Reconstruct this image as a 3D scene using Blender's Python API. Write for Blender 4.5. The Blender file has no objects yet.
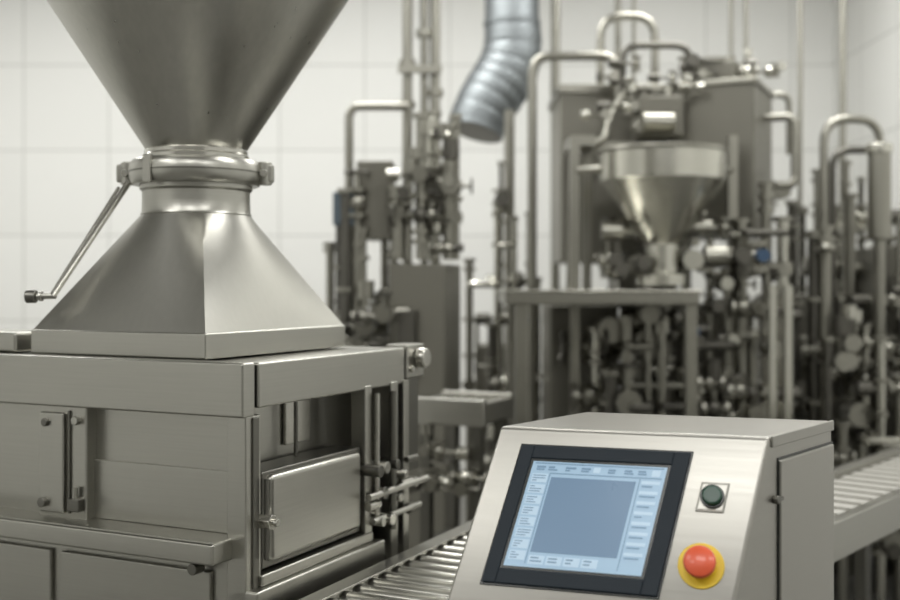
import bpy, bmesh, math, random
from mathutils import Vector, Matrix
scene=bpy.context.scene
V=Vector
# ------------------------------------------------------------ materials
def newmat(name):
    m=bpy.data.materials.new(name); m.use_nodes=True
    nt=m.node_tree; b=nt.nodes['Principled BSDF']; return m,nt,b
def plain(name,col,rough=.5,metal=0,emis=0,coat=0,spec=.5):
    m,nt,b=newmat(name)
    tc=nt.nodes.new('ShaderNodeTexCoord'); n=nt.nodes.new('ShaderNodeTexNoise'); n.inputs['Scale'].default_value=14
    n.inputs['Detail'].default_value=4
    nt.links.new(tc.outputs['Object'],n.inputs['Vector'])
    mr=nt.nodes.new('ShaderNodeMapRange'); mr.inputs['To Min'].default_value=max(0,rough-.06); mr.inputs['To Max'].default_value=min(1,rough+.06)
    nt.links.new(n.outputs['Fac'],mr.inputs['Value']); nt.links.new(mr.outputs['Result'],b.inputs['Roughness'])
    b.inputs['Base Color'].default_value=(*col,1); b.inputs['Metallic'].default_value=metal
    b.inputs['Specular IOR Level'].default_value=spec
    if emis:
        b.inputs['Emission Color'].default_value=(*col,1); b.inputs['Emission Strength'].default_value=emis
    if coat: b.inputs['Coat Weight'].default_value=coat
    return m
def steel(name,col,rough=.3,scale=(4,4,220),aniso=0,var=.12,bump=.02,detail=3,rv=.05):
    m,nt,b=newmat(name); N=nt.nodes; L=nt.links
    tc=N.new('ShaderNodeTexCoord'); mp=N.new('ShaderNodeMapping'); mp.inputs['Scale'].default_value=scale
    L.new(tc.outputs['Object'],mp.inputs['Vector'])
    n=N.new('ShaderNodeTexNoise'); n.inputs['Scale'].default_value=1; n.inputs['Detail'].default_value=detail
    L.new(mp.outputs['Vector'],n.inputs['Vector'])
    n2=N.new('ShaderNodeTexNoise'); n2.inputs['Scale'].default_value=3; n2.inputs['Detail'].default_value=2
    L.new(tc.outputs['Object'],n2.inputs['Vector'])
    r=N.new('ShaderNodeMapRange'); r.inputs['To Min'].default_value=rough-rv; r.inputs['To Max'].default_value=rough+rv
    L.new(n.outputs['Fac'],r.inputs['Value'])
    L.new(r.outputs['Result'],b.inputs['Roughness'])
    mx=N.new('ShaderNodeMix'); mx.data_type='RGBA'
    mx.inputs[6].default_value=(*[c*(1-var) for c in col],1); mx.inputs[7].default_value=(*[c*(1+var) for c in col],1)
    mm=N.new('ShaderNodeMath'); mm.operation='MULTIPLY_ADD'; mm.inputs[1].default_value=.6
    ad=N.new('ShaderNodeMath'); ad.operation='MULTIPLY'; ad.inputs[1].default_value=.4
    L.new(n2.outputs['Fac'],ad.inputs[0]); L.new(n.outputs['Fac'],mm.inputs[0]); L.new(ad.outputs[0],mm.inputs[2])
    L.new(mm.outputs[0],mx.inputs[0]); L.new(mx.outputs[2],b.inputs['Base Color'])
    b.inputs['Metallic'].default_value=1
    if bump:
        bp=N.new('ShaderNodeBump'); bp.inputs['Strength'].default_value=bump*5; bp.inputs['Distance'].default_value=.001
        L.new(n.outputs['Fac'],bp.inputs['Height']); L.new(bp.outputs['Normal'],b.inputs['Normal'])
    if aniso:
        b.inputs['Anisotropic'].default_value=aniso
        t=N.new('ShaderNodeTangent'); t.direction_type='RADIAL'; t.axis='Z'; L.new(t.outputs[0],b.inputs['Tangent'])
    return m
def tiles(name,axis):
    m,nt,b=newmat(name); N=nt.nodes; L=nt.links
    tc=N.new('ShaderNodeTexCoord'); s=N.new('ShaderNodeSeparateXYZ'); c=N.new('ShaderNodeCombineXYZ')
    L.new(tc.outputs['Object'],s.inputs[0]); L.new(s.outputs[axis],c.inputs['X']); L.new(s.outputs['Z'],c.inputs['Y'])
    br=N.new('ShaderNodeTexBrick'); br.offset=0; br.inputs['Scale'].default_value=1
    br.inputs['Brick Width'].default_value=.62; br.inputs['Row Height'].default_value=.62
    br.inputs['Mortar Size'].default_value=.007; br.inputs['Mortar Smooth'].default_value=.3
    br.inputs['Color1'].default_value=(.76,.76,.735,1); br.inputs['Color2'].default_value=(.735,.735,.71,1)
    br.inputs['Mortar'].default_value=(.54,.54,.515,1)
    L.new(c.outputs[0],br.inputs['Vector']); L.new(br.outputs['Color'],b.inputs['Base Color'])
    b.inputs['Roughness'].default_value=.45
    return m
def floormat():
    m,nt,b=newmat('floor_epoxy'); N=nt.nodes; L=nt.links
    tc=N.new('ShaderNodeTexCoord'); n=N.new('ShaderNodeTexNoise'); n.inputs['Scale'].default_value=2.5; n.inputs['Detail'].default_value=8
    L.new(tc.outputs['Object'],n.inputs['Vector'])
    r=N.new('ShaderNodeValToRGB'); r.color_ramp.elements[0].color=(.12,.118,.108,1); r.color_ramp.elements[1].color=(.20,.196,.18,1)
    r.color_ramp.elements[0].position=.3; r.color_ramp.elements[1].position=.7
    L.new(n.outputs['Fac'],r.inputs[0]); L.new(r.outputs[0],b.inputs['Base Color']); b.inputs['Roughness'].default_value=.4
    return m
ST=steel('brushed_steel',(.42,.413,.378),.32)
STV=steel('brushed_steel_vertical',(.43,.423,.39),.31,scale=(90,90,2.0),bump=0,detail=1,var=.06,rv=.02)
STC=steel('hopper_steel',(.45,.443,.405),.29,scale=(70,70,.8),aniso=.55,var=.13,bump=0,detail=1,rv=.03)
STP=steel('polished_steel',(.50,.49,.45),.23,var=.06)
STL=steel('console_steel',(.385,.374,.345),.36,scale=(3,3,160),var=.09)
STD=steel('dark_steel',(.18,.176,.158),.35)
BG=steel('plant_steel',(.315,.307,.27),.34,bump=0)
BGL=steel('plant_steel_light',(.55,.54,.485),.25,bump=0)
BGD=steel('plant_steel_dark',(.135,.13,.115),.42,bump=0)
PAINT=plain('machine_grey_paint',(.185,.178,.15),.45,.4)
BLK=plain('black_plastic',(.012,.016,.014),.25)
NAVY=plain('bezel_plastic',(.013,.020,.028),.5,spec=.25)
BLUE=plain('blue_plastic',(.04,.08,.15),.4)
BLUG=plain('blue_grey_box',(.09,.12,.145),.45)
DUCT=steel('galvanised_duct',(.205,.222,.23),.55,scale=(8,8,8),bump=0)
RED=plain('red_plastic',(.72,.105,.040),.38,coat=.2)
YEL=plain('yellow_plastic',(.82,.58,.03),.42)
BELT=plain('conveyor_belt',(.38,.37,.34),.5)
SC_BG=plain('screen_light',(.22,.325,.425),.3,emis=.65)
SC_MID=plain('screen_centre',(.075,.13,.20),.3,emis=.8)
SC_W=plain('screen_text',(.31,.41,.50),.3,emis=.65)
SC_D=plain('screen_dark',(.11,.185,.27),.3,emis=.55)
# ------------------------------------------------------------ builder
class B:
    def __init__(s,name,loc=(0,0,0),rz=0,world=False):
        s.e=bpy.data.objects.new(name,None); s.e.empty_display_size=.1
        scene.collection.objects.link(s.e); s.e.location=loc; s.e.rotation_euler=(0,0,rz)
        s.M=Matrix.Translation(V(loc))@Matrix.Rotation(rz,4,'Z')
        s.world=world; s.parts={}
    def bm(s,part,mat,bev=0):
        if part not in s.parts: s.parts[part]=(bmesh.new(),mat,bev)
        return s.parts[part][0]
    def hexa(s,bm,p):
        v=[bm.verts.new(q) for q in p]
        for f in ((0,3,2,1),(4,5,6,7),(0,1,5,4),(1,2,6,5),(2,3,7,6),(3,0,4,7)): bm.faces.new([v[i] for i in f])
    def box(s,part,mat,x0,x1,y0,y1,z0,z1,bev=0,rz=0):
        bm=s.bm(part,mat,bev)
        c=V(((x0+x1)/2,(y0+y1)/2,0)); R=Matrix.Rotation(rz,4,'Z')
        P=[(x0,y0,z0),(x1,y0,z0),(x1,y1,z0),(x0,y1,z0),(x0,y0,z1),(x1,y0,z1),(x1,y1,z1),(x0,y1,z1)]
        s.hexa(bm,[c+R@(V(p)-c) if rz else V(p) for p in P])
    def sweep(s,part,mat,pts,radii,n=20,bev=0,cap=True):
        bm=s.bm(part,mat,bev); pts=[V(p) for p in pts]
        if not hasattr(radii,'__len__'): radii=[radii]*len(pts)
        rings=[];u=None
        for i,p in enumerate(pts):
            a=pts[max(0,i-1)]; b=pts[min(len(pts)-1,i+1)]
            d=(b-a)
            if d.length<1e-9:
                d=pts[-1]-pts[0]
            d.normalize()
            if u is None:
                u=d.orthogonal().normalized()
            else:
                u=(u-d*u.dot(d)); u=u.normalized() if u.length>1e-6 else d.orthogonal().normalized()
            w=d.cross(u)
            rings.append([bm.verts.new(p+(u*math.cos(t)+w*math.sin(t))*radii[i]) for t in [2*math.pi*k/n for k in range(n)]])
        for A,C in zip(rings,rings[1:]):
            for k in range(n): bm.faces.new([A[k],A[(k+1)%n],C[(k+1)%n],C[k]])
        if cap:
            bm.faces.new(rings[0][::-1]); bm.faces.new(rings[-1])
    def cyl(s,part,mat,p,q,r,n=20,bev=0,r2=None):
        s.sweep(part,mat,[p,q],[r,r if r2 is None else r2],n,bev)
    def lathe(s,part,mat,c,prof,n=72,bev=0,cap=(False,False)):
        bm=s.bm(part,mat,bev); rings=[]
        for r,z in prof:
            rings.append([bm.verts.new((c[0]+r*math.cos(2*math.pi*k/n),c[1]+r*math.sin(2*math.pi*k/n),z)) for k in range(n)])
        for A,C in zip(rings,rings[1:]):
            for k in range(n): bm.faces.new([A[k],A[(k+1)%n],C[(k+1)%n],C[k]])
        if cap[0]: bm.faces.new(rings[0][::-1])
        if cap[1]: bm.faces.new(rings[-1])
    def ball(s,part,mat,c,r,sub=2,scale=(1,1,1)):
        bm=s.bm(part,mat)
        g=bmesh.ops.create_icosphere(bm,subdivisions=sub,radius=r)
        for v in g['verts']: v.co=V((v.co.x*scale[0],v.co.y*scale[1],v.co.z*scale[2]))+V(c)
    def pipe(s,part,mat,pts,r,n=12,bend=None):
        pts=[V(p) for p in pts]; bend=bend or r*2.6; out=[pts[0]]
        for i in range(1,len(pts)-1):
            a,b,c=pts[i-1],pts[i],pts[i+1]
            d1=(a-b); d2=(c-b); k=min(bend,d1.length*.45,d2.length*.45)
            p=b+d1.normalized()*k; q=b+d2.normalized()*k
            for t in range(6):
                t/=5; out.append(p*(1-t)**2+b*2*t*(1-t)+q*t*t)
        out.append(pts[-1])
        s.sweep(part,mat,out,r,n)
    def torus(s,part,mat,c,ax,R,r,n=20):
        ax=V(ax).normalized(); u=ax.orthogonal().normalized(); w=ax.cross(u); bm=s.bm(part,mat); c=V(c); rings=[]
        for i in range(n):
            t=2*math.pi*i/n; d=u*math.cos(t)+w*math.sin(t)
            rings.append([bm.verts.new(c+d*(R+r*math.cos(f))+ax*r*math.sin(f)) for f in [2*math.pi*k/8 for k in range(8)]])
        for i in range(n):
            A=rings[i];C=rings[(i+1)%n]
            for k in range(8): bm.faces.new([A[k],A[(k+1)%8],C[(k+1)%8],C[k]])
    def done(s):
        Mi=s.M.inverted()
        for k,(bm,mat,bev) in s.parts.items():
            if s.world: bmesh.ops.transform(bm,matrix=Mi,verts=bm.verts)
            bmesh.ops.recalc_face_normals(bm,faces=bm.faces)
            for f in bm.faces: f.smooth=True
            for e in bm.edges:
                if len(e.link_faces)==2 and e.calc_face_angle(0)>math.radians(32): e.smooth=False
            me=bpy.data.meshes.new(k); bm.to_mesh(me); bm.free()
            me.materials.append(mat)
            o=bpy.data.objects.new(k,me); scene.collection.objects.link(o); o.parent=s.e
            if bev:
                m=o.modifiers.new('bevel','BEVEL'); m.width=bev; m.segments=3; m.limit_method='ANGLE'; m.angle_limit=math.radians(32); m.harden_normals=False
                w=o.modifiers.new('wn','WEIGHTED_NORMAL'); w.keep_sharp=False
        return s.e
# ------------------------------------------------------------ room
def slab(name,x0,x1,y0,y1,z0,z1,mat):
    bm=bmesh.new(); P=[(x0,y0,z0),(x1,y0,z0),(x1,y1,z0),(x0,y1,z0),(x0,y0,z1),(x1,y0,z1),(x1,y1,z1),(x0,y1,z1)]
    v=[bm.verts.new(q) for q in P]
    for f in ((0,3,2,1),(4,5,6,7),(0,1,5,4),(1,2,6,5),(2,3,7,6),(3,0,4,7)): bm.faces.new([v[i] for i in f])
    me=bpy.data.meshes.new(name); bm.to_mesh(me); bm.free(); me.materials.append(mat)
    o=bpy.data.objects.new(name,me); scene.collection.objects.link(o); return o
TX=tiles('white_wall_tiles_x','X'); TY=tiles('white_wall_tiles_y','Y')
CE=plain('ceiling_paint',(.36,.357,.34),.7)
WF=plain('grey_wall_paint',(.29,.288,.27),.6)
X0,X1,Y0,Y1,H=-4.6,2.78,-3.2,8.0,4.2
slab('floor',X0-.1,X1+.1,Y0-.1,Y1+.1,-.1,0,floormat())
slab('ceiling',X0-.1,X1+.1,Y0-.1,Y1+.1,H,H+.1,CE)
slab('wall_back',X0-.1,X1+.1,Y1,Y1+.1,0,H,TX)
slab('wall_front',X0-.1,X1+.1,Y0-.1,Y0,0,H,WF)
slab('wall_left',X0-.1,X0,Y0,Y1,0,H,TY)
slab('wall_right',X1,X1+.1,Y0,Y1,0,H,TY)
# ------------------------------------------------------------ ceiling lamps
LW=plain('lamp_housing',(.6,.6,.58),.5)
for lx,rows in ((-3.0,((-1.6,47),(.3,42),(5.6,80))),(-.6,((-1.2,50),(2.9,48),(5.8,78))),(1.7,((-1.2,50),(2.2,48),(5.6,73)))):
    for ly,en in rows:
        b=B('ceiling_lamp',(lx,ly,H-.1)); b.box('housing',LW,-.80,.80,-.45,.45,0,.1); b.done()
        ld=bpy.data.lights.new('lamp_tube','AREA'); ld.shape='RECTANGLE'; ld.size=1.5; ld.size_y=.8; ld.energy=en; ld.color=(1,.995,.965)
        lo=bpy.data.objects.new('lamp_tube',ld); scene.collection.objects.link(lo); lo.parent=b.e; lo.location=(0,0,-.02)
# ------------------------------------------------------------ hopper machine
m=B('hopper_feeding_machine',(-.41,2.2,0),math.radians(-25.9))
W=1.05; D=.70; ZT=1.344
cx,cy=-.377,.317
cone=[(.118+(.62-.118)*i/16,1.822+(2.595-1.822)*i/16) for i in range(17)]
m.lathe('hopper_cone',STC,(cx,cy),[(.118,1.80)]+cone+[(.62,2.80),(.635,2.80),(.635,2.812),(.61,2.812),(.61,2.60),(.35,2.19),(.11,1.83)],n=160)
m.lathe('neck_ring',STP,(cx,cy),[(.112,1.797),(.126,1.797),(.126,1.808),(.122,1.812),(.122,1.820),(.119,1.824)],n=96)
def arc(r0,z0,z1,h,n=7):
    return [(r0+h*math.sin(math.pi*i/n)**.6,z0+(z1-z0)*i/n) for i in range(n+1)]
m.lathe('clamp_ring',ST,(cx,cy),[(.12,1.738),(.148,1.738)]+arc(.150,1.740,1.795,.008)+[(.148,1.797),(.12,1.797)],n=96)
m.lathe('clamp_ring_groove',STD,(cx,cy),[(.150,1.7655),(.1592,1.7655),(.1592,1.7695),(.150,1.7695)],n=96)
m.lathe('lower_neck',ST,(cx,cy),[(.128,1.664),(.131,1.668),(.128,1.674),(.127,1.70),(.127,1.722),(.133,1.728),(.133,1.738),(.12,1.74)],n=96)
lat=V((.899,.437,0)); fr=V((.437,-.899,0))
for sgn in (-1,1):
    c=V((cx,cy,0))+lat*sgn*.165
    m.cyl('clamp_lugs',ST,c+V((0,0,1.740)),c+V((0,0,1.796)),.017,24,.004)
    m.box('clamp_ears',ST,c.x-.026,c.x+.020,c.y-.015,c.y+.015,1.746,1.79,.005,rz=math.radians(26))
    m.cyl('clamp_bolts',STP,c+fr*.03+V((0,0,1.767)),c-fr*.03+V((0,0,1.767)),.009,12,.001)
for a in (-95,):
    a=math.radians(a); c=V((cx+.157*math.cos(a),cy+.157*math.sin(a),0))
    m.box('clamp_tabs',ST,c.x-.006,c.x+.006,c.y-.012,c.y+.012,1.735,1.800,.003,rz=a)
# square to round transition
bm=m.bm('transition_hood',STV)
hx,hy=.245,.2755; n=20; zb,zt=1.398,1.668; rings=[]
def rectpt(side,t):
    a=-1+2*t
    return [(hx,a*hy),(-a*hx,hy),(-hx,-a*hy),(a*hx,-hy)][side]
NR=14
for r in range(NR+1):
    f=r/NR; ring=[]
    for sd in range(4):
        for k in range(n):
            t=k/n; px,py=rectpt(sd,t); an=math.radians(-45+90*sd+90*t)
            qx,qy=.128*math.cos(an),.128*math.sin(an)
            ring.append(bm.verts.new((cx+px*(1-f)+qx*f,cy+py*(1-f)+qy*f,zb+(zt-zb)*f)))
    rings.append(ring)
for A,C in zip(rings,rings[1:]):
    for k in range(4*n): bm.faces.new([A[k],A[(k+1)%(4*n)],C[(k+1)%(4*n)],C[k]])
m.box('hood_base_rim',ST,cx-.249,cx+.249,cy-.279,cy+.279,ZT,1.399,.004)
m.cyl('lever_arm',STP,(-.515,.235,1.745),(-.565,.045,1.475),.0075,12)
m.cyl('lever_arm',STP,(-.545,.235,1.735),(-.585,.060,1.478),.004,12)
m.cyl('lever_knob',ST,(-.56,.05,1.476),(-.615,.025,1.474),.0075,16,.001)
m.cyl('lever_knob_cap',STD,(-.600,.032,1.4745),(-.622,.0215,1.474),.0155,20,.004)
m.cyl('lever_knob_ring',STP,(-.588,.038,1.4745),(-.594,.035,1.4745),.0115,20,.001)
# top deck and bands
m.box('top_deck',ST,-W,-.02,.02,D-.02,1.30,ZT-.004,.003)
m.box('front_band',ST,-W,0.004,-.012,.03,1.234,ZT,.005)
m.box('side_band',ST,-.035,.008,.036,.66,1.25,ZT-.002,.005)
m.box('left_block',ST,-.90,-.665,.03,.16,ZT,1.392,.008)
m.box('corner_post',ST,-.045,0.002,0.0,.052,.02,1.236,.003)
m.box('corner_post_edge',STD,.001,.006,.02,.040,.885,1.232,.0015)
m.box('front_panel',ST,-.43,-.045,.036,.06,.98,1.24,.002)
m.box('front_panel_lower',ST,-.43,-.045,.028,.038,.99,1.118,.002)
m.box('left_body',ST,-W,-.56,.025,.06,.95,1.24,.002)
m.box('bracket_plate',ST,-.566,-.424,.004,.04,.985,1.236,.004)
m.box('bracket_plate_raised',ST,-.55,-.480,-.008,.01,1.00,1.22,.004)
m.box('bracket_plate_gap',STD,-.474,-.468,-.001,.006,1.0,1.225,.001)
for zz in (1.205,1.03):
    m.cyl('bracket_bolts',ST,(-.447,.006,zz),(-.447,-.010,zz),.010,6,.001)
m.cyl('bracket_rod',ST,(-.447,-.006,1.02),(-.447,-.006,1.06),.006,12)
m.box('bracket_rod_block',STD,-.464,-.430,-.014,.01,1.008,1.036,.003)
m.cyl('bracket_eye',STD,(-.535,-.006,1.022),(-.535,-.02,1.022),.011,16,.002)
m.cyl('bracket_eye',STP,(-.53,-.006,1.198),(-.53,-.016,1.198),.009,16,.002)
m.box('front_shelf',ST,-W,-.032,-.062,.04,.946,.99,.006)
m.box('front_shelf_lip',ST,-W,-.032,-.064,-.058,.99,.994,.001)
m.box('lower_front',ST,-W,-.045,.015,.05,.08,.95,.003)
m.box('lower_door',ST,-.50,-.09,.004,.016,.15,.915,.004)
m.box('lower_door_left',ST,-1.02,-.53,.004,.016,.15,.915,.004)
m.cyl('lower_knob',STD,(-.11,.0,.925),(-.11,-.03,.925),.012,16,.002)
m.box('side_recess_back',ST,-.11,-.09,.05,.66,.90,1.26,.002)
m.box('side_recess_back_lower',ST,-.09,-.05,.05,.48,.90,.93,.002)
m.box('side_recess_plate',STP,-.088,-.080,.26,.36,1.14,1.24,.002)
m.cyl('recess_rod',STD,(-.06,.27,1.11),(-.06,.27,1.255),.005,12)
m.box('side_hatch',ST,-.07,.012,.075,.44,.928,1.108,.012)
m.box('side_hatch_frame',STD,-.08,-.002,.060,.455,.915,1.116,.004)
m.cyl('hatch_latch_body',STP,(.0,.052,1.018),(.032,.052,1.018),.017,6,.002)
m.cyl('hatch_latch_stem',STD,(.015,.052,.94),(.015,.052,1.105),.0045,10)
m.cyl('hatch_latch_pin',STP,(.03,.052,1.018),(.044,.052,1.018),.008,12,.001)
m.box('side_base_beam',ST,-.04,.03,.0,.52,.83,.887,.005)
m.box('side_base_step',ST,-.04,.014,.04,.49,.887,.91,.004)
m.box('lower_side',ST,-.045,-.005,.03,D,.08,.84,.003)
m.box('back_wall',ST,-W,-.02,D-.04,D,.08,1.31,.003)
m.box('left_wall',ST,-W,-W+.03,.03,D,.08,1.31,.003)
for X in (-W+.05,-.06):
    for Y in (.06,D-.06):
        m.cyl('feet',STD,(X,Y,0),(X,Y,.09),.03,16,.003)
for Y,x_,w_ in ((.475,-.01,.020),(.525,-.03,.012),(.60,-.01,.022),(.66,-.005,.018)):
    m.box('side_uprights',ST,x_-w_,x_+w_,Y-w_*.8,Y+w_*.8,.80,1.26,.003)
m.cyl('side_rods',STP,(.018,.50,.93),(.018,.50,1.24),.007,14)
m.cyl('side_rods_dark',STD,(.02,.575,.90),(.02,.575,1.24),.009,14)
m.box('end_plate',ST,-.05,.012,.665,.76,1.262,ZT+.004,.004)
m.box('end_plate_lower',STD,-.03,.0,.68,.75,1.02,1.262,.003)
m.cyl('end_knob',STP,(.012,.725,1.312),(.040,.725,1.312),.026,24,.006)
m.cyl('end_bolt',STP,(.012,.685,1.285),(.02,.685,1.285),.008,12,.001)
rnd=random.Random(4)
for i in range(15):
    Y=rnd.uniform(.46,.72); Z=rnd.choice([.935,.975,1.0,1.03,1.06]); L_=rnd.uniform(.03,.06); r=rnd.uniform(.008,.016)
    if rnd.random()<.5: m.cyl('fittings_%d'%(i%3),[STP,STD,ST][i%3],(.02,Y-L_/2,Z),(.02,Y+L_/2,Z),r,14,.002)
    else: m.cyl('fittings_%d'%(i%3),[STP,STD,ST][i%3],(-.02,Y,Z),(.01+L_*.7,Y,Z),r,14,.002)
m.cyl('cross_shaft',ST,(.03,.44,1.0),(.03,.74,1.0),.008,16)
m.cyl('cross_shaft',ST,(.03,.46,.94),(.03,.70,.94),.007,16)
m.done()
# ------------------------------------------------------------ roller conveyor
c=B('roller_conveyor',(-.41,2.2,0),math.radians(-25.9))
xa,xb,ya,yb,z=.085,.40,-.75,1.42,.85
for x in (xa,xb):
    c.box('side_rails',ST,x-.012,x+.012,ya,yb,z-.085,z,.003)
    c.box('rail_flange',ST,x-.022,x+.022,ya,yb,z,z+.004,.001)
y=ya+.04
while y<yb:
    c.cyl('rollers',ST,(xa+.012,y,z-.028),(xb-.012,y,z-.028),.024,20,.002)
    c.cyl('roller_axles',STD,(xa-.018,y,z-.028),(xb+.018,y,z-.028),.006,8)
    y+=.058
c.box('under_tray',STD,xa+.01,xb-.01,ya,yb,z-.085,z-.078)
for y in (ya+.1,.35,yb-.1):
    for x in (xa,xb): c.box('legs',STD,x-.02,x+.02,y-.02,y+.02,0,z-.08,.003)
    c.box('cross_bars',STD,xa,xb,y-.015,y+.015,.25,.28,.002)
c.done()
# ------------------------------------------------------------ control console
A=V((.0885,1.951,0)); ex=V((.951,-.309,0)); sd=V((.629,.777,0)); w=.46; K=.55; ZC=1.25; DP=.285
k=B('control_console',(.30,1.95,0),math.radians(-18),world=True)
def P(a,mm,z): return A+ex*a+sd*mm+V((0,0,z))
nf=V((-.309,-.951,.517)).normalized()
def F(a,q,nn=0): return A+ex*a-sd*(K*q)+V((0,0,ZC-q))+nf*nn
bm=k.bm('housing',STL,.007)
prof=[(0,ZC),(DP,ZC),(DP,.60),(-.215,.60),(-.215,.86)]
L0=[bm.verts.new(P(0,a,z)) for a,z in prof]; L1=[bm.verts.new(P(w,a,z)) for a,z in prof]
bm.faces.new(L0); bm.faces.new(L1[::-1])
for i in range(5):
    j=(i+1)%5; bm.faces.new([L0[i],L1[i],L1[j],L0[j]])
def fbox(part,mat,a0,a1,q0,q1,n0,n1,bev=0):
    b_=k.bm(part,mat,bev)
    k.hexa(b_,[F(a0,q1,n0),F(a1,q1,n0),F(a1,q0,n0),F(a0,q0,n0),F(a0,q1,n1),F(a1,q1,n1),F(a1,q0,n1),F(a0,q0,n1)])
a0,a1,q0,q1=.052,.3415,.031,.245
sa0,sa1,sq0,sq1=.076,.314,.052,.222
fbox('bezel',NAVY,a0,sa0,q0,q1,-.001,.008,.0025); fbox('bezel',NAVY,sa1,a1,q0,q1,-.001,.008,.0025)
fbox('bezel',NAVY,sa0-.001,sa1+.001,q0,sq0,-.001,.008,.0025); fbox('bezel',NAVY,sa0-.001,sa1+.001,sq1,q1,-.001,.008,.0025)
fbox('bezel_lip',BLK,a0-.003,a1+.003,q0-.003,q1+.003,-.001,.003,.001)
fbox('screen_surround',BLK,sa0,sa1,sq0,sq1,.001,.0052)
sa0+=.005;sa1-=.005;sq0+=.004;sq1-=.004
fbox('screen_panel',SC_BG,sa0,sa1,sq0,sq1,.001,.006)
SW=sa1-sa0; SH=sq1-sq0
def scr(part,mat,u0,u1,v0,v1,n=.0068): fbox(part,mat,sa0+SW*u0,sa0+SW*u1,sq0+SH*v0,sq0+SH*v1,.005,n)
scr('screen_centre_area',SC_MID,.17,.80,.15,.86)
scr('screen_title_bar',SC_D,.02,.98,.012,.022); scr('screen_title_bar',SC_D,.15,.98,.108,.116)
scr('screen_title_bar',SC_D,.822,.828,.12,.97); scr('screen_title_bar',SC_D,.150,.156,.12,.97)
rr=random.Random(2)
for i in range(8):
    v=.12+i*.105
    scr('screen_buttons',SC_W,.02,.14,v,v+.085,.0066)
    for j in range(3): scr('screen_labels',SC_D,.03,.03+rr.uniform(.03,.10),v+.014+j*.024,v+.022+j*.024,.0072)
for i in range(4):
    u=.17+i*.13; scr('screen_buttons',SC_W,u,u+.115,.89,.97,.0066)
    scr('screen_labels',SC_D,u+.015,u+.015+rr.uniform(.04,.09),.905,.918,.0072); scr('screen_labels',SC_D,u+.015,u+.015+rr.uniform(.04,.09),.935,.948,.0072)
for i in range(8):
    v=.14+i*.095; scr('screen_buttons',SC_W,.84,.975,v,v+.03,.0066); scr('screen_labels',SC_D,.85,.85+rr.uniform(.04,.11),v+.045,v+.056,.0072)
for u in (.04,.13,.26,.38,.58,.70,.80): scr('screen_labels',SC_D,u,u+rr.uniform(.03,.08),.045,.062,.0072); scr('screen_labels',SC_D,u,u+rr.uniform(.03,.07),.072,.084,.0072)
scr('screen_buttons',SC_W,.90,.96,.035,.095,.0066); scr('screen_buttons',SC_W,.47,.52,.035,.09,.0066)
fbox('selector_plate',STD,.391-.0225,.391+.0225,.096-.022,.096+.022,-.001,.003,.001)
fbox('selector_plate_face',STL,.391-.020,.391+.020,.096-.0195,.096+.0195,.002,.004,.001)
pc=F(.391,.096)
GRN=plain('dark_green_plastic',(.014,.055,.034),.3)
k.cyl('selector_collar',BLK,pc+nf*.003,pc+nf*.010,.0195,32,.001)
k.cyl('selector_button',GRN,pc+nf*.008,pc+nf*.019,.0165,32,.004)
pe=F(.397,.196)
k.cyl('estop_disc',YEL,pe,pe+nf*.004,.0365,48,.0015)
k.cyl('estop_collar',YEL,pe+nf*.004,pe+nf*.013,.023,40,.003,r2=.019)
k.cyl('estop_stem',RED,pe+nf*.012,pe+nf*.022,.016,32)
k.sweep('estop_mushroom',RED,[pe+nf*t for t in (.020,.0215,.031,.0355,.0385,.0395)],[.021,.0245,.0255,.0235,.017,.006],40)
sn=V((sd.y,-sd.x,0))
def S(mm,z,nn): return P(w,mm,z)+sn*nn
def sbox(part,mat,m0,m1,z0,z1,n0,n1,bev=0):
    b_=k.bm(part,mat,bev)
    k.hexa(b_,[S(m0,z0,n0),S(m1,z0,n0),S(m1,z1,n0),S(m0,z1,n0),S(m0,z0,n1),S(m1,z0,n1),S(m1,z1,n1),S(m0,z1,n1)])
sbox('side_door_gasket',BLK,.030,.283,.63,1.212,-.002,.0015)
sbox('side_door',STL,.034,.28,.635,1.208,-.001,.006,.003)
sbox('side_lid_edge',STL,.004,.285,1.232,1.251,-.001,.004,.002)
k.cyl('door_lock',STD,S(.016,1.145,0),S(.016,1.145,.010),.007,20,.002)
sbox('lock_tab',STD,.014,.036,1.142,1.148,.004,.010,.001)
cc=P(w/2,.05,0)
k.cyl('pedestal',STL,cc+V((0,0,.02)),cc+V((0,0,.61)),.07,32)
k.cyl('pedestal_base',STD,cc,cc+V((0,0,.025)),.20,40,.004)
k.done()
# ------------------------------------------------------------ belt conveyor on the right
d=B('belt_conveyor',(1.40,3.64,0),math.radians(50))
d.box('belt',BELT,-1.0,1.1,-.125,.125,.83,.845,.002)
for yy in (-.15,.15):
    d.box('side_rails',ST,-1.0,1.1,yy-.02,yy+.02,.76,.865,.004)
for i in range(22): d.box('belt_slats',BG,-.98+i*.097,-.975+i*.097,-.12,.12,.845,.850)
for xx in (-.85,.3,1.0):
    for yy in (-.14,.14): d.box('legs',STD,xx-.025,xx+.025,yy-.02,yy+.02,0,.77,.003)
    d.box('cross_bars',STD,xx-.015,xx+.015,-.14,.14,.3,.34)
d.cyl('end_roller',STP,(-1.0,-.13,.81),(-1.0,.13,.81),.035,20); d.cyl('end_roller',STP,(1.1,-.13,.81),(1.1,.13,.81),.035,20)
d.done()
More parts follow.
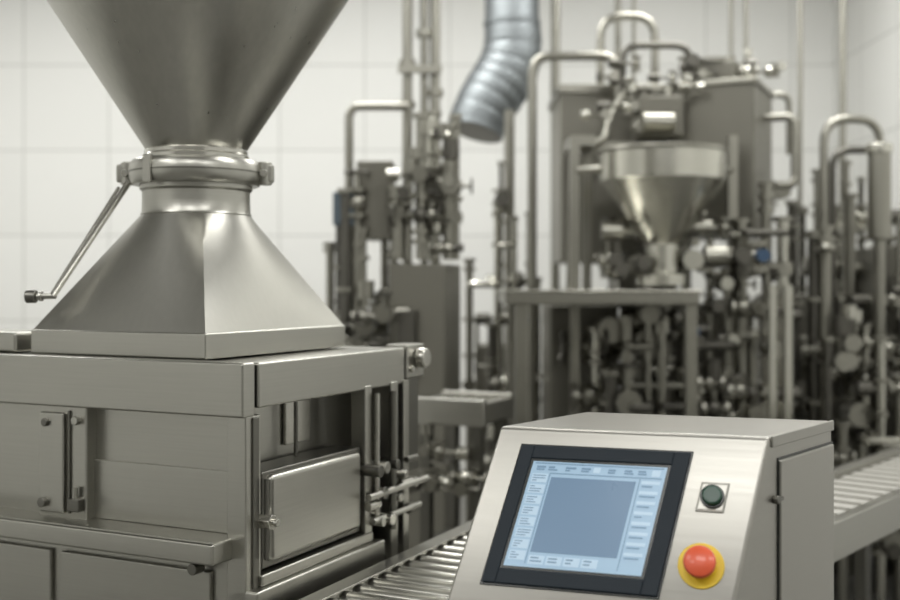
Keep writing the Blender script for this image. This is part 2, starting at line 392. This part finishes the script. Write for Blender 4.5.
# ------------------------------------------------------------ plant clutter helpers
def valve(b,p,rn,sc=1.0):
    p=V(p); t=rn.random(); mt=rn.choice([('light',BGL),('mid',BG),('dark',BGD),('mid',BG)])
    r=.035*sc*rn.uniform(.7,1.2)
    b.ball('valve_bodies_'+mt[0],mt[1],p,r,2,(1,1,1.15))
    ax=rn.choice([V((1,0,0)),V((0,0,1)),V((0,-1,0))])
    b.cyl('flanges',BG,p-ax*r*1.5,p-ax*r*1.15,r*1.15,14); b.cyl('flanges',BG,p+ax*r*1.15,p+ax*r*1.5,r*1.15,14)
    b.cyl('stems',BG,p-ax*r*1.6,p+ax*r*1.6,r*.55,10)
    st=rn.choice([V((0,-1,0)),V((0,0,1)),V((-1,0,0)),V((1,0,0))]); e=p+st*r*3.2
    b.cyl('stems',BG,p,e,r*.3,8)
    if t<.25: b.torus('handwheels',BGD,e,st,r*1.2,r*.18,14)
    elif t<.52: b.cyl('actuators_dark',BGD,e,e+st*r*2.4,r*.95,14)
    elif t<.76: b.cyl('actuators_light',BGL,e,e+st*r*1.8,r*1.0,14)
    elif t<.97: b.cyl('actuators_mid',BG,e,e+st*r*2.2,r*1.1,14)
    else: b.cyl('actuators_blue',BLUE,e,e+st*r*1.1,r*.7,12)
def clutter(b,x0,x1,y0,y1,z0,z1,nv,nh,nval,seed,rmin=.014,rmax=.03,foot=True):
    rn=random.Random(seed); cols=[]
    for i in range(nv):
        x=x0+(x1-x0)*(i+rn.uniform(.1,.9))/nv; y=rn.uniform(y0,y1); zz=rn.uniform(z0+(z1-z0)*.45,z1)
        r=rn.uniform(rmin,rmax); k_=rn.choice([('light',BGL),('mid',BG),('mid',BG),('dark',BGD)])
        b.cyl('uprights_'+k_[0],k_[1],(x,y,0 if foot else z0),(x,y,zz),r,12)
        b.cyl('flanges',BG,(x,y,zz-.01),(x,y,zz+.012),r*1.6,14)
        cols.append((x,y,zz))
        for _ in range(3):
            q=rn.uniform(z0,zz); b.cyl('flanges',BG,(x,y,q),(x,y,q+.02),r*1.7,12)
    pts=[(x,y,rn.uniform(z0,zz)) for x,y,zz in cols]
    for i in range(nh):
        a=rn.randrange(nv); c_=min(nv-1,a+rn.randrange(1,4)); 
        if a==c_: a=max(0,c_-2)
        A_,C_=cols[a],cols[c_]; z=rn.uniform(z0,min(A_[2],C_[2])); k_=rn.choice([('light',BGL),('mid',BG),('dark',BGD)])
        yo=min(A_[1],C_[1])-rn.uniform(0.02,.1)
        b.pipe('cross_pipes_'+k_[0],k_[1],[A_[:2]+(z,),(A_[0],yo,z),(C_[0],yo,z),C_[:2]+(z,)],rn.uniform(rmin,rmax)*.8,10)
        pts.append(((A_[0]+C_[0])/2,yo,z)); pts.append((A_[0]*.7+C_[0]*.3,yo,z))
    for i in range(nval):
        if i<len(pts): p=pts[i]
        else:
            x,y,zz=rn.choice(cols); p=(x,y,rn.uniform(z0,zz))
        valve(b,p,rn,rn.uniform(.7,1.3))
# ------------------------------------------------------------ duct
u=B('ventilation_duct',(.37,6.6,2.6),0,world=True)
ctl=[V((.372,6.6,3.05)),V((.41,6.6,2.72)),V((.23,6.59,2.70)),V((.150,6.54,2.42))]
cp=[V((.372,6.6,4.2)),V((.372,6.6,3.6))]; rad=[.165,.165]
NB=42
for i in range(NB+1):
    t=i/NB; p=ctl[0]*(1-t)**3+ctl[1]*3*t*(1-t)**2+ctl[2]*3*t*t*(1-t)+ctl[3]*t**3
    cp.append(p); rad.append(.168-(.005 if i%6==0 else 0)+.018*math.sin(math.pi*t))
u.sweep('duct_tube',DUCT,cp,rad,40,cap=False)
dd=(cp[-1]-cp[-2]).normalized(); u.cyl('duct_rim',DUCT,cp[-1]-dd*.02,cp[-1]+dd*.01,.171,40)
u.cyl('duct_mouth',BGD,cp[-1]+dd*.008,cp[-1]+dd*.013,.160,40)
for zz in (3.05,3.3,3.75): u.cyl('duct_bands',DUCT,(.372,6.6,zz),(.372,6.6,zz+.03),.172,40)
u.done()
# ------------------------------------------------------------ filling machine (centre)
f=B('filling_machine',(1.0,5.5,0),0,world=True)
f.box('main_housing',PAINT,.58,1.14,5.75,6.35,1.62,2.53,.01)
f.box('main_housing_cap',BG,.565,1.155,5.735,6.365,2.50,2.55,.006)
f.box('side_housing',PAINT,1.19,1.62,5.45,5.95,1.74,2.50,.012,rz=math.radians(-26))
f.box('side_housing_lid',BG,1.175,1.635,5.435,5.965,2.49,2.52,.006,rz=math.radians(-26))
f.box('motor_cap',PAINT,1.24,1.50,5.60,5.82,2.52,2.64,.01,rz=math.radians(-26))
f.cyl('motor_cap_flange',BG,(1.36,5.70,2.64),(1.36,5.70,2.66),.12,28)
hb=(.993,5.15)
f.lathe('hopper_bowl',BGL,hb,[(.285,2.12),(.292,2.12),(.292,1.985),(.275,1.965),(.11,1.72),(.08,1.69),(.08,1.56),(.12,1.55),(.12,1.50),(.05,1.50),(.05,1.66),(.09,1.73),(.27,1.98),(.282,2.0),(.285,2.12)],n=64)
f.torus('hopper_rim',BG,(hb[0],hb[1],2.12),(0,0,1),.292,.010,64)
f.box('work_table',BG,.24,1.08,4.75,5.45,1.415,1.468,.006)
f.box('work_table_top',BGL,.235,1.09,4.74,5.46,1.468,1.478,.003)
for x in (.31,1.05):
    for y in (4.8,5.4): f.box('table_legs',BG,x-.025,x+.025,y-.025,y+.025,0,1.42)
f.box('lower_housing',PAINT,.50,.84,5.48,6.0,.35,1.40,.01)
f.box('lower_housing_right',PAINT,.95,1.55,5.6,6.1,.3,1.40,.01)
f.box('neck_housing',PAINT,.86,1.16,5.6,6.0,1.38,1.75,.01)
f.box('base_frame',BGD,.5,1.6,5.4,6.2,.10,.36,.01)
for x in (.56,1.54):
    for y in (5.46,6.1): f.cyl('feet',BGD,(x,y,0),(x,y,.11),.035)
for x,y in ((.60,5.3),(.69,5.55),(1.36,5.3),(1.19,5.55)): f.box('mast_posts',BG,x-.022,x+.022,y-.022,y+.022,.36,2.22)
f.box('mast_beam',BG,.6,1.40,5.53,5.57,2.17,2.22); f.box('mast_beam',BG,.58,.70,5.28,5.57,2.17,2.22)
f.cyl('hopper_arms',BG,(.60,5.3,2.05),(.75,5.18,2.05),.018); f.cyl('hopper_arms',BG,(1.36,5.3,2.05),(1.26,5.18,2.05),.018)
f.pipe('arch_pipe',BG,[(.80,5.85,2.4),(.80,5.85,2.93),(1.09,5.85,2.93),(1.09,5.85,2.4)],.022,14,.12)
f.pipe('arch_pipe_small',BGD,[(.88,5.6,2.4),(.88,5.6,2.72),(1.22,5.6,2.72),(1.22,5.6,2.5)],.018,12,.08)
f.pipe('loop_pipe',BG,[(.86,5.62,2.45),(.86,5.62,2.67),(.42,5.62,2.67),(.42,5.62,.1)],.024,14,.1)
f.pipe('loop_pipe',BG,[(.90,5.6,2.5),(.80,5.5,2.35),(.76,5.4,2.2),(.60,5.35,2.18),(.58,5.35,1.45)],.018,14,.1)
f.cyl('filter_drum',BG,(.95,5.42,2.30),(1.10,5.42,2.30),.05,24)
f.box('upper_gearbox',PAINT,.94,1.16,5.45,5.7,2.24,2.44,.01)
f.pipe('right_loop',BG,[(1.6,5.6,2.35),(1.74,5.55,2.35),(1.74,5.55,2.0),(1.62,5.5,2.0)],.020,12)
for x in (1.52,1.60): f.cyl('riser_pipes',BG,(x,5.95,2.4),(x,5.95,4.2),.012,10)
f.cyl('riser_pipes',BG,(.93,6.1,2.5),(.93,6.1,4.2),.018,10); f.cyl('riser_pipes',BG,(1.02,6.1,2.5),(1.02,6.1,4.2),.012,10)
rn=random.Random(11)
for i in range(44): valve(f,(rn.uniform(.66,1.55),rn.uniform(5.1,5.45),rn.uniform(.62,1.34)),rn,rn.uniform(.8,1.6))
for i in range(24): valve(f,(rn.uniform(.70,1.45),rn.uniform(5.15,5.5),rn.uniform(1.50,1.80)),rn,rn.uniform(.7,1.3))
for i in range(14): valve(f,(rn.uniform(.75,1.2),rn.uniform(5.4,5.65),rn.uniform(2.26,2.6)),rn,rn.uniform(.6,1.0))
for i in range(8): valve(f,(rn.uniform(.7,1.66),rn.uniform(5.5,5.75),rn.uniform(2.54,2.66)),rn,rn.uniform(.5,.9))
clutter(f,.66,1.55,5.05,5.35,.55,1.38,12,14,12,5)
clutter(f,1.22,1.60,5.2,5.4,1.2,2.0,6,6,10,6)
for xx in (1.44,1.51): f.box('front_posts',BGL,xx-.016,xx+.016,4.9,4.94,0,1.50)
f.done()
# ------------------------------------------------------------ left dosing skid
g=B('dosing_skid',(-.25,5.5,0),0,world=True)
g.box('control_box',PAINT,-.45,-.275,5.3,5.55,1.72,2.10,.008)
g.box('junction_box',BLUG,-.56,-.46,5.25,5.4,1.785,1.945,.008)
g.box('pump_box',PAINT,-.17,.02,5.35,5.6,1.75,2.075,.01)
g.box('pump_box_lid',BG,-.175,.025,5.345,5.605,2.06,2.08,.004)
g.box('floor_cabinet',PAINT,-.26,.02,5.2,5.5,.12,1.60,.01,rz=math.radians(-15))
g.box('floor_cabinet_slot',BGD,-.235,-.155,5.17,5.24,1.05,1.38,.003,rz=math.radians(-15))
g.box('base_frame',BGD,-.6,.1,5.15,5.8,0,.13,.01)
g.pipe('overhead_pipe',BG,[(-.5,5.45,.1),(-.5,5.45,2.385),(-.21,5.45,2.385)],.022,12,.06)
for x,r in ((-.215,.026),(-.13,.020),(-.075,.026)): g.cyl('riser_pipes',BG,(x,5.55,.12),(x,5.55,4.2),r,14)
for x,z in ((-.215,2.39),(-.215,2.6),(-.13,2.25),(-.075,2.45),(-.075,2.15),(-.13,2.75)): g.cyl('flanges',BG,(x,5.55,z),(x,5.55,z+.035),.042,16)
g.box('pipe_bracket',BG,-.26,-.04,5.49,5.52,2.56,2.60)
clutter(g,-.60,-.25,5.25,5.5,.7,1.95,8,14,30,21)
clutter(g,-.30,.06,5.2,5.5,1.62,2.35,6,6,16,22,foot=False)
g.done()
# ------------------------------------------------------------ pipe rack between skid and filler
h=B('pipe_manifold',(.3,6.2,0),0,world=True)
clutter(h,.10,.50,5.95,6.3,.5,2.2,9,12,18,31,.012,.026)
h.cyl('tall_riser',BG,(.66,6.9,0),(.66,6.9,4.2),.03); h.cyl('tall_riser',BG,(.34,6.3,0),(.34,6.3,2.5),.03)
h.box('back_cabinet',PAINT,.16,.48,6.4,6.7,.1,1.15,.01)
h.done()
h=B('pipe_manifold',(1.9,5.8,0),0,world=True)
clutter(h,1.70,2.55,5.25,6.2,.45,2.0,20,26,60,32,.014,.032)
clutter(h,1.66,2.5,5.1,5.25,.3,1.33,11,18,30,43,.014,.028)  # separate low pipe rack in front, grouped under this manifold
clutter(h,1.75,2.5,5.9,6.5,1.2,2.45,8,8,14,47,.014,.026)
h.box('pump_cabinet',PAINT,1.75,2.15,5.9,6.3,.1,1.45,.01); h.box('valve_cabinet',PAINT,2.25,2.6,5.7,6.2,.1,1.7,.01)
h.pipe('u_bend_pipe',BG,[(1.87,5.5,0),(1.87,5.5,2.33),(2.15,5.5,2.33),(2.15,5.5,0)],.022,14,.12)
h.pipe('u_bend_pipe_dark',BGD,[(1.98,5.7,0),(1.98,5.7,2.20),(2.25,5.7,2.20),(2.25,5.7,0)],.020,14,.1)
h.pipe('gooseneck',BG,[(1.70,5.9,0),(1.70,5.9,2.52),(1.82,5.9,2.52),(1.82,5.9,2.2)],.018,12,.08)
h.cyl('filter_housing',BG,(2.10,5.38,1.72),(2.10,5.38,2.16),.055,28,.01)
h.cyl('filter_cap',BGL,(2.10,5.38,2.14),(2.10,5.38,2.19),.063,28,.008)
h.cyl('vessel_leg',BG,(2.10,5.38,0),(2.10,5.38,1.73),.03)
h.cyl('tall_riser',BG,(2.10,6.6,0),(2.10,6.6,4.2),.015); h.cyl('tall_riser',BG,(2.32,6.5,0),(2.32,6.5,4.2),.02)
h.done()
# ------------------------------------------------------------ intermediate transfer frame
t=B('transfer_table',(.05,4.2,0),math.radians(-24))
for yy in (-.09,.19):
    t.box('rails',ST,-.17,.13,yy-.02,yy+.02,.975,1.075,.006)
for xx in (-.15,.11): t.box('end_beams',ST,xx-.02,xx+.02,-.09,.19,.985,1.06,.004)
for i in range(4): t.cyl('rollers',STP,(-.10+i*.06,-.08,1.04),(-.10+i*.06,.18,1.04),.022,16)
for x in (-.12,.09):
    for y in (-.07,.17): t.box('legs',STD,x-.02,x+.02,y-.02,y+.02,0,.98)
t.box('shelf',STD,-.14,.11,-.08,.18,.5,.53)
rn=random.Random(9)
for i in range(8): valve(t,(rn.uniform(-.12,.08),rn.uniform(-.14,-.11),rn.uniform(.75,.93)),rn,.7)
t.done()
r=B('low_pipe_rack',(.6,4.3,0),0,world=True)
clutter(r,.36,.98,4.25,4.42,.35,1.08,8,12,14,41,.014,.026)
r.done()
# ------------------------------------------------------------ world, camera
wd=bpy.data.worlds.new('w'); scene.world=wd; wd.use_nodes=True
wd.node_tree.nodes['Background'].inputs[0].default_value=(.8,.82,.8,1); wd.node_tree.nodes['Background'].inputs[1].default_value=.3
cam=bpy.data.cameras.new('camera'); co=bpy.data.objects.new('camera',cam); scene.collection.objects.link(co)
co.location=(0,0,1.5); co.rotation_euler=(math.radians(90),0,0); cam.lens=44; cam.sensor_width=36; cam.shift_y=-15/900
cam.dof.use_dof=True; cam.dof.focus_distance=2.12; cam.dof.aperture_fstop=2.1
scene.camera=co
scene.view_settings.view_transform='Standard'
